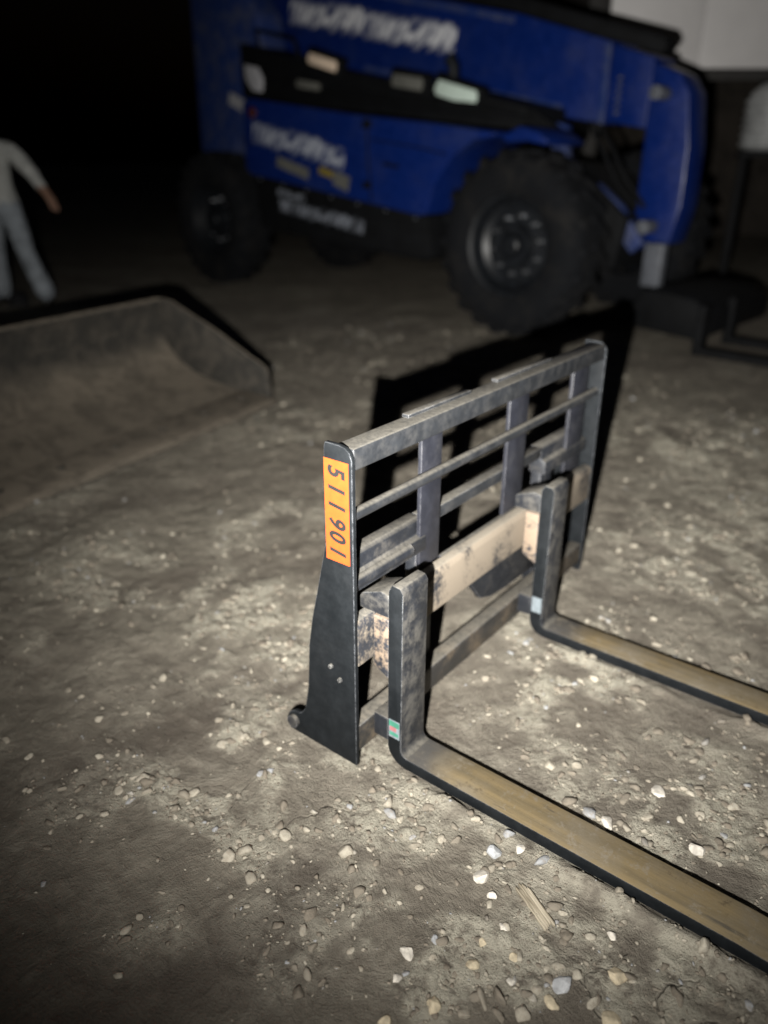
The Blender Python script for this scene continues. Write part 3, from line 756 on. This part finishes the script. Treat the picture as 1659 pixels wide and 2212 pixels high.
# local x right, y away
xL, xR = 2.55, 10.5
pw_ = 1.06
k = 0
x = xL
while x < xR:
    x1 = min(x + pw_, xR)
    MB().box(x + 0.003, x1 - 0.003, 0.0, 0.05, 2.30, 5.2).build('wall_panel', M['wall'], shed, bevel=0.004)
    x = x1
MB().box(xL, xR, -0.05, 0.07, 2.18, 2.30).build('door_header', M['trim'], shed, bevel=0.005)
MB().box(xL - 0.25, xL - 0.003, -0.02, 0.25, -0.05, 5.2).build('corner_post', M['trim'], shed, bevel=0.01)
MB().box(xR, xR + 0.25, -0.02, 0.25, -0.05, 5.2).build('corner_post', M['trim'], shed, bevel=0.01)
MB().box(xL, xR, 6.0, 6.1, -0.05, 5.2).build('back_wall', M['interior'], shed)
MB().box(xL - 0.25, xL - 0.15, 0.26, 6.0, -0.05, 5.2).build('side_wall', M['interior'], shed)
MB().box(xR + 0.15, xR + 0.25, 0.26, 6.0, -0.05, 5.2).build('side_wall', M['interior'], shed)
MB().box(xL - 0.5, xR + 0.5, -0.3, 6.3, 5.205, 5.30).build('roof', M['trim'], shed, bevel=0.01)

# ------------------------------------------------------------------ white ribbed tank on a stand, right edge
tk = empty('ribbed_tank', (-1.17, 8.08, 0.0), 0.3)
tag(tk, 'white ribbed plastic tank on a dark stand at the right edge', 'tank')
prof_t = [(0.001, 1.42)]
z = 1.42
prof_t += [(0.34, 1.42), (0.40, 1.45)]
for k in range(6):
    zz = 1.47 + k * 0.075
    prof_t += [(0.425, zz), (0.43, zz + 0.03), (0.40, zz + 0.045), (0.40, zz + 0.062)]
prof_t += [(0.39, 1.94), (0.30, 2.02), (0.13, 2.06), (0.12, 2.11), (0.001, 2.11)]
MB().lathe(prof_t, 40, 'z').build('tank_shell', M['dustywhite'], tk, smooth=True)
MB().box(-0.42, 0.42, -0.42, 0.42, 1.36, 1.418).build('stand_deck', M['black'], tk, bevel=0.006)
for sx in (-0.36, 0.36):
    for sy in (-0.36, 0.36):
        MB().box(sx - 0.025, sx + 0.025, sy - 0.025, sy + 0.025, -0.05, 1.36).build('stand_leg', M['black'], tk, bevel=0.004)

# ------------------------------------------------------------------ person in a white shirt at the left edge
M['shirt'] = plain('white_shirt_cloth', (0.60, 0.61, 0.58), 0.9, var=0.12, scale=9)
M['jeans'] = plain('pale_jeans_cloth', (0.40, 0.44, 0.48), 0.9, var=0.2, scale=14)
for k_ in ('shirt', 'jeans'):
    t_ = M[k_].node_tree; bp_ = t_.nodes.new('ShaderNodeBump'); nz_ = t_.nodes.new('ShaderNodeTexNoise'); wv_ = t_.nodes.new('ShaderNodeNewGeometry')
    nz_.inputs['Scale'].default_value = 9; nz_.inputs['Detail'].default_value = 4; nz_.inputs['Distortion'].default_value = 1.2
    t_.links.new(wv_.outputs['Position'], nz_.inputs['Vector']); t_.links.new(nz_.outputs['Fac'], bp_.inputs['Height'])
    bp_.inputs['Strength'].default_value = 1.0; bp_.inputs['Distance'].default_value = 0.08
    t_.links.new(bp_.outputs[0], t_.nodes['Principled BSDF'].inputs['Normal'])
M['skin'] = plain('skin', (0.34, 0.20, 0.14), 0.6, var=0.08)
M['shoe'] = plain('dark_shoe_leather', (0.02, 0.018, 0.016), 0.5, var=0.3)
M['cap'] = plain('dark_cap_cloth', (0.012, 0.012, 0.014), 0.9, var=0.3)
def make_person(loc, rz):
    root = empty('person', loc, rz)
    V, E, RD = [], [], []
    def add(p, r, prev=None):
        V.append(p); RD.append(tuple(q * (1.14 if q > 0.03 else 1.0) for q in (r if isinstance(r, tuple) else (r, r))))
        if prev is not None: E.append((prev, len(V) - 1))
        return len(V) - 1
    pel = add((0, 0, 0.96), (0.165, 0.115))
    bel = add((0, 0.0, 1.10), (0.155, 0.11), pel)
    che = add((0, -0.01, 1.27), (0.175, 0.12), bel)
    upc = add((0, 0.0, 1.40), (0.15, 0.10), che)
    nek = add((-0.01, -0.01, 1.50), 0.062, upc)
    nk2 = add((-0.015, -0.02, 1.58), 0.056, nek)
    for sgn, el, wr, kn, an, toe in ((1, (0.37, -0.02, 1.21), (0.50, -0.10, 1.04), (0.185, -0.04, 0.50), (0.285, 0.02, 0.10), (0.335, -0.14, 0.045)),
                                     (-1, (-0.31, 0.03, 1.16), (-0.33, -0.12, 0.95), (-0.15, 0.06, 0.50), (-0.19, 0.10, 0.10), (-0.21, -0.06, 0.045))):
        sh = add((sgn * 0.185, 0.0, 1.415), 0.082, upc)
        ml = add(tuple(((sgn * 0.185, 0.0, 1.415)[k] + el[k]) / 2 for k in range(3)), 0.072, sh)
        e_ = add(el, 0.056, ml)
        f_ = add(tuple(el[k] * 0.5 + wr[k] * 0.5 for k in range(3)), 0.049, e_)
        w_ = add(wr, 0.034, f_)
        d = (Vector(wr) - Vector(el)).normalized()
        sd = d.cross(Vector((0, 0, 1))).normalized()
        pc = Vector(wr) + d * 0.065
        p_ = add(tuple(pc), (0.040, 0.026), w_)
        for k in range(4):                      # four fingers, bent, of different lengths
            b0 = pc + d * 0.035 + sd * (k - 1.5) * 0.021
            L = (0.060, 0.072, 0.066, 0.050)[k]
            q = add(tuple(b0), 0.0095, p_)
            q = add(tuple(b0 + d * L * 0.55 - Vector((0, 0, 0.010))), 0.0088, q)
            add(tuple(b0 + d * L * 0.9 - Vector((0, 0, 0.032))), 0.008, q)
        tb = Vector(wr) + d * 0.03 + sd * sgn * -0.036
        q = add(tuple(tb), 0.011, w_)
        q = add(tuple(tb + d * 0.035 + sd * sgn * -0.012), 0.010, q)
        add(tuple(tb + d * 0.06 - Vector((0, 0, 0.012))), 0.009, q)
        hp = add((sgn * 0.10, 0, 0.88), (0.105, 0.105), pel)
        th = add(tuple(((sgn * 0.10, 0, 0.88)[k] + kn[k]) / 2 for k in range(3)), 0.092, hp)
        k_ = add(kn, 0.074, th)
        cf = add(tuple(kn[k] * 0.55 + an[k] * 0.45 for k in range(3)), 0.078, k_)
        an_ = add((an[0], an[1], an[2] + 0.02), 0.088, cf)
        hl = add((an[0], an[1], 0.055), 0.048, an_)
        add(toe, 0.042, hl)
    me = bpy.data.meshes.new('body'); me.from_pydata(V, E, [])
    o = bpy.data.objects.new('body', me); col.objects.link(o)
    md = o.modifiers.new('skin', 'SKIN'); md.branch_smoothing = 0.4
    sv = me.skin_vertices[0].data
    for k, r_ in enumerate(RD):
        sv[k].radius = r_; sv[k].use_root = (k == pel)
    o.modifiers.new('sub', 'SUBSURF').levels = 2
    bpy.context.view_layer.update()
    m2 = bpy.data.meshes.new_from_object(o.evaluated_get(bpy.context.evaluated_depsgraph_get()))
    bpy.data.objects.remove(o)
    m2.materials.clear()
    for nm in ('shirt', 'jeans', 'skin', 'shoe'): m2.materials.append(M[nm])
    wr_r, wr_l = Vector((0.50, -0.10, 1.04)), Vector((-0.33, -0.12, 0.95))
    for p in m2.polygons:
        c = p.center
        i = 0
        hand = (c.x > 0.44 and c.z < 1.10) or (c.x < -0.26 and c.z < 1.02)
        if hand: i = 2
        elif c.z > 1.53: i = 2
        elif c.z < 0.075: i = 3
        elif c.z < 0.955 and abs(c.x) < 0.42: i = 1
        p.material_index = i; p.use_smooth = True
    body = bpy.data.objects.new('body', m2); col.objects.link(body); body.parent = root
    # head, looking away and a little to the left
    bm = bmesh.new(); bmesh.ops.create_uvsphere(bm, u_segments=28, v_segments=18, radius=1.0)
    for v in bm.verts:
        x, y, z = v.co
        y2 = y
        if y > 0: y2 = y * (1.0 - 0.12 * max(0, -z))
        jaw = 1 - 0.26 * max(0, -z) ** 1.5
        v.co = (x * 0.076 * jaw, y2 * 0.098 * (1 - 0.12 * max(0, -z)), z * 0.118)
        if y > 0.9 and -0.35 < z < 0.1: v.co.y += 0.020 * (1 - abs(z + 0.12) / 0.25) if abs(z + 0.12) < 0.25 else 0
        if abs(x) > 0.93 and abs(z) < 0.3: v.co.x *= 1.16
    hm = bpy.data.meshes.new('head'); bm.to_mesh(hm); bm.free()
    hm.materials.append(M['skin'])
    for p in hm.polygons: p.use_smooth = True
    h = bpy.data.objects.new('head', hm); col.objects.link(h); h.parent = body
    h.location = (-0.02, -0.01, 1.665); h.rotation_euler = (0, 0, R(40))
    for ex in (-0.03, 0.03):
        e = MB().lathe([(0.001, 0.0), (0.008, -0.002), (0.011, -0.006)], 12, 'y', (ex, 0.094, 0.01)); e.build('eye', M['shoe'], body).matrix_local = h.matrix_local
    MB().box(-0.022, 0.022, 0.080, 0.088, -0.060, -0.052).build('mouth', M['skin'], body, bevel=0.002).matrix_local = h.matrix_local
    hr = MB().lathe([(0.001, 0.128), (0.045, 0.120), (0.075, 0.095), (0.094, 0.055), (0.100, 0.015), (0.098, -0.005), (0.092, 0.0)], 28, 'z')
    hr.prism([(-0.07, 0.07), (-0.055, 0.14), (0, 0.165), (0.055, 0.14), (0.07, 0.07)], 0.012, 0.020, 'z')
    cap = hr.build('cap', M['cap'], body, smooth=True); cap.matrix_local = h.matrix_local
    hb = MB().lathe([(0.090, 0.012), (0.092, -0.03), (0.082, -0.06), (0.05, -0.07)], 28, 'z', (0, -0.012, 0))
    hb.build('hair', M['cap'], body, smooth=True).matrix_local = h.matrix_local
    return root
pr = make_person((-6.76, 2.77, 0.0), math.atan2(R2_.y, R2_.x))
tag(pr, 'person in white shirt and pale jeans standing at the left edge', 'person')

# ------------------------------------------------------------------ stones, gravel, splinter
def rock_mesh(rx, ry, rz, seed, sub=2):
    bm = bmesh.new()
    bmesh.ops.create_icosphere(bm, subdivisions=sub, radius=1.0)
    rr = np.random.default_rng(seed)
    dirs = rr.normal(size=(10, 3)); dirs /= np.linalg.norm(dirs, axis=1)[:, None]
    cut = rr.uniform(0.45, 0.88, 10)
    for v in bm.verts:
        p = np.array(v.co)
        for d_, c_ in zip(dirs, cut):
            k_ = p @ d_
            if k_ > c_: p = p - d_ * (k_ - c_) * 0.9
        p *= 1 + rr.normal() * 0.035
        v.co = (p[0] * rx, p[1] * ry, p[2] * rz)
    me = bpy.data.meshes.new('stone'); bm.to_mesh(me); bm.free()
    return me
STONES = [
 (0.378, -0.302, .0175, 'white', 'lumpy off-white stone left of the other big foreground stones'),
 (0.473, -0.352, .0200, 'cream', 'large cream stone close to the bottom edge of the picture'),
 (0.440, -0.102, .0150, 'white', 'round white stone just left of the splintered wood'),
 (0.401, -0.078, .0215, 'white', 'broken white stone up and left of the splintered wood'),
 (0.492, -0.149, .0135, 'white', 'small white stone level with the lower end of the splintered wood'),
 (0.484, -0.249, .0155, 'cream', 'angular cream stone in the middle of the foreground gravel'),
 (0.394, -0.356, .0115, 'white', 'small pale stone beside the cream stone at the bottom edge'),
 (0.402, -0.250, .0105, 'grey', 'small blue-grey stone above the lumpy off-white one'),
 (0.442, -0.305, .0110, 'cream', 'narrow pale stone standing above the large cream stone'),
 (0.475, -0.198, .0105, 'cream', 'small yellowish stone below and left of the splintered wood'),
 (0.536, -0.188, .0115, 'cream', 'flat yellowish chip below the splintered wood'),
 (0.721, -0.186, .0225, 'cream', 'cream stone cut by the bottom edge right of the middle'),
 (0.701, -0.103, .0250, 'cream', 'largest cream stone in the lower right foreground'),
 (0.629, -0.181, .0225, 'grey', 'flat blue-grey slab in the lower right foreground'),
 (0.629, -0.221, .0175, 'cream', 'pinkish cream stone below the flat blue-grey slab'),
 (0.554, -0.232, .0125, 'white', 'small white stone left of the flat blue-grey slab'),
 (0.430, 0.026, .0155, 'white', 'white stone against the near edge of the front fork'),
 (0.389, -0.008, .0190, 'grey', 'blue-grey stone a little off the near edge of the front fork'),
 (0.422, -0.428, .0145, 'cream', 'cream stone in the bottom edge left of the large cream stone'),
 (0.661, -0.039, .0135, 'white', 'narrow white stone right of the splintered wood'),
 (0.601, 0.367, .0230, 'white', 'flat white stone between the two forks'),
 (0.545, 0.214, .0190, 'white', 'white stone just past the far edge of the front fork'),
 (0.721, 0.261, .0220, 'white', 'pale stone between the forks toward the right edge'),
]
for i, (sx, sy, r_, kind, lab) in enumerate(STONES):
    rr = random.Random(i * 13 + 5)
    me = rock_mesh(r_ * rr.uniform(0.85, 1.1), r_ * rr.uniform(0.7, 0.95), r_ * (0.35 if 'flat' in lab else rr.uniform(0.5, 0.7)), 100 + i)
    me.materials.append(M['stone_' + kind])
    o = bpy.data.objects.new('stone', me); col.objects.link(o)
    zz = float(ground_h(sx, sy))
    o.location = (sx, sy, zz + r_ * 0.22); o.rotation_euler = (rr.uniform(-.25, .25), rr.uniform(-.25, .25), rr.uniform(0, 6.28))
    tag(o, lab, 'stone', 'larger stones in the foreground dirt')

# wood splinter
def splinter():
    a = Vector((0.470, -0.047, 0)); b_ = Vector((0.567, -0.098, 0))
    L = (b_ - a).length
    mbx = MB()
    rr = random.Random(3)
    for k in range(5):
        y0 = -0.0125 + k * 0.005
        l0 = -L / 2 + rr.uniform(0, 0.02); l1 = L / 2 - rr.uniform(0, 0.014)
        h = 0.006 + rr.uniform(0, 0.003)
        mbx.prism([(l0, y0), (l1, y0 + 0.0004), (l1 + 0.004, y0 + 0.002), (l1, y0 + 0.0047), (l0 + 0.006, y0 + 0.0047), (l0 - 0.004, y0 + 0.002)], 0.0, h, 'z')
    o = mbx.build('wood_splinter', M['wood'], None, bevel=0.0006, seg=1)
    mid = (a + b_) / 2
    o.location = (mid.x, mid.y, float(ground_h(mid.x, mid.y)) + 0.002)
    o.rotation_euler = (0.05, -0.02, math.atan2(b_.y - a.y, b_.x - a.x))
    tag(o, 'pale splintered strip of wood lying in the foreground gravel', 'wood')
splinter()

# loose gravel
def icos(sub):
    bm = bmesh.new(); bmesh.ops.create_icosphere(bm, subdivisions=sub, radius=1.0)
    bm.verts.ensure_lookup_table()
    v = np.array([tuple(q.co) for q in bm.verts]); f = np.array([[q.index for q in p.verts] for p in bm.faces])
    bm.free(); return v, f
V1, F1 = icos(1)
V2, F2_ = icos(2)
N = 260000
px_ = rng.uniform(-3.6, 1.5, N); py_ = rng.uniform(-1.1, 4.6, N)
dist = np.hypot(px_ - 0.9, py_ + 1.06)
dens = crust_mask(px_, py_) * 1.1 + 0.10 * np.exp(-((px_ - 0.55) ** 2 + (py_ + 0.2) ** 2) / 0.09)
dens += 0.018
dens *= 1 - 0.7 * dark_band_mask(px_, py_)
dens *= np.clip(1.45 - dist / 2.4, 0.10, 1)
keep = rng.random(N) < dens * 0.85 + 0.004
# nothing inside the steel
inside = ((py_ > -0.01) & (py_ < 1.25) & (px_ > -0.24) & (px_ < 0.0)) | ((px_ > 0) & (px_ < 1.25) & (((py_ > 0.054) & (py_ < 0.162)) | ((py_ > 0.758) & (py_ < 0.864))))
inside |= (px_ < -2.0) & (py_ < 2.05) & (px_ < -2.07 - 0.147 * py_)
keep &= ~inside
px_, py_, dist = px_[keep], py_[keep], dist[keep]
n = len(px_)
size = np.exp(rng.normal(math.log(0.0034), 0.64, n)) * np.clip(0.75 + dist * 0.20, 0.9, 1.8)
size = np.clip(size, 0.0018, 0.017)
allv, allf = [], []
off = 0
hz = ground_h(px_, py_)
for i in range(n):
    V, Fc = (V2, F2_) if (size[i] > 0.0075 and dist[i] < 2.2) else (V1, F1)
    ang = rng.uniform(0, 6.28); ca, sa = math.cos(ang), math.sin(ang)
    d_ = rng.normal(size=(6, 3)); d_ /= np.linalg.norm(d_, axis=1)[:, None]
    v = V * (1 + rng.normal(size=(len(V), 1)) * 0.10)
    for q in range(6):
        kk = v @ d_[q]; v = v - np.outer(np.clip(kk - (0.35 + 0.07 * q), 0, None) * 0.95, d_[q])
    v = v * np.array([1.25, rng.uniform(.6, 1.15), rng.uniform(.5, .9)]) * size[i]
    v = np.stack([v[:, 0] * ca - v[:, 1] * sa + px_[i], v[:, 0] * sa + v[:, 1] * ca + py_[i], v[:, 2] + hz[i] + size[i] * (0.05 + 0.25 * rng.random())], -1)
    allv.append(v); allf.append(Fc + off); off += len(v)
allv = np.concatenate(allv); allf = np.concatenate(allf)
me = bpy.data.meshes.new('gravel')
me.vertices.add(len(allv)); me.vertices.foreach_set('co', allv.ravel())
me.loops.add(allf.size); me.loops.foreach_set('vertex_index', allf.ravel())
me.polygons.add(len(allf)); me.polygons.foreach_set('loop_start', np.arange(0, allf.size, 3))
me.materials.append(M['stone'])
me.update(calc_edges=True)
gv = bpy.data.objects.new('gravel', me); col.objects.link(gv)
tag(gv, 'loose pale gravel scattered over the packed dirt', 'gravel', kind='stuff')
print('gravel', n, 'tris', len(allf))
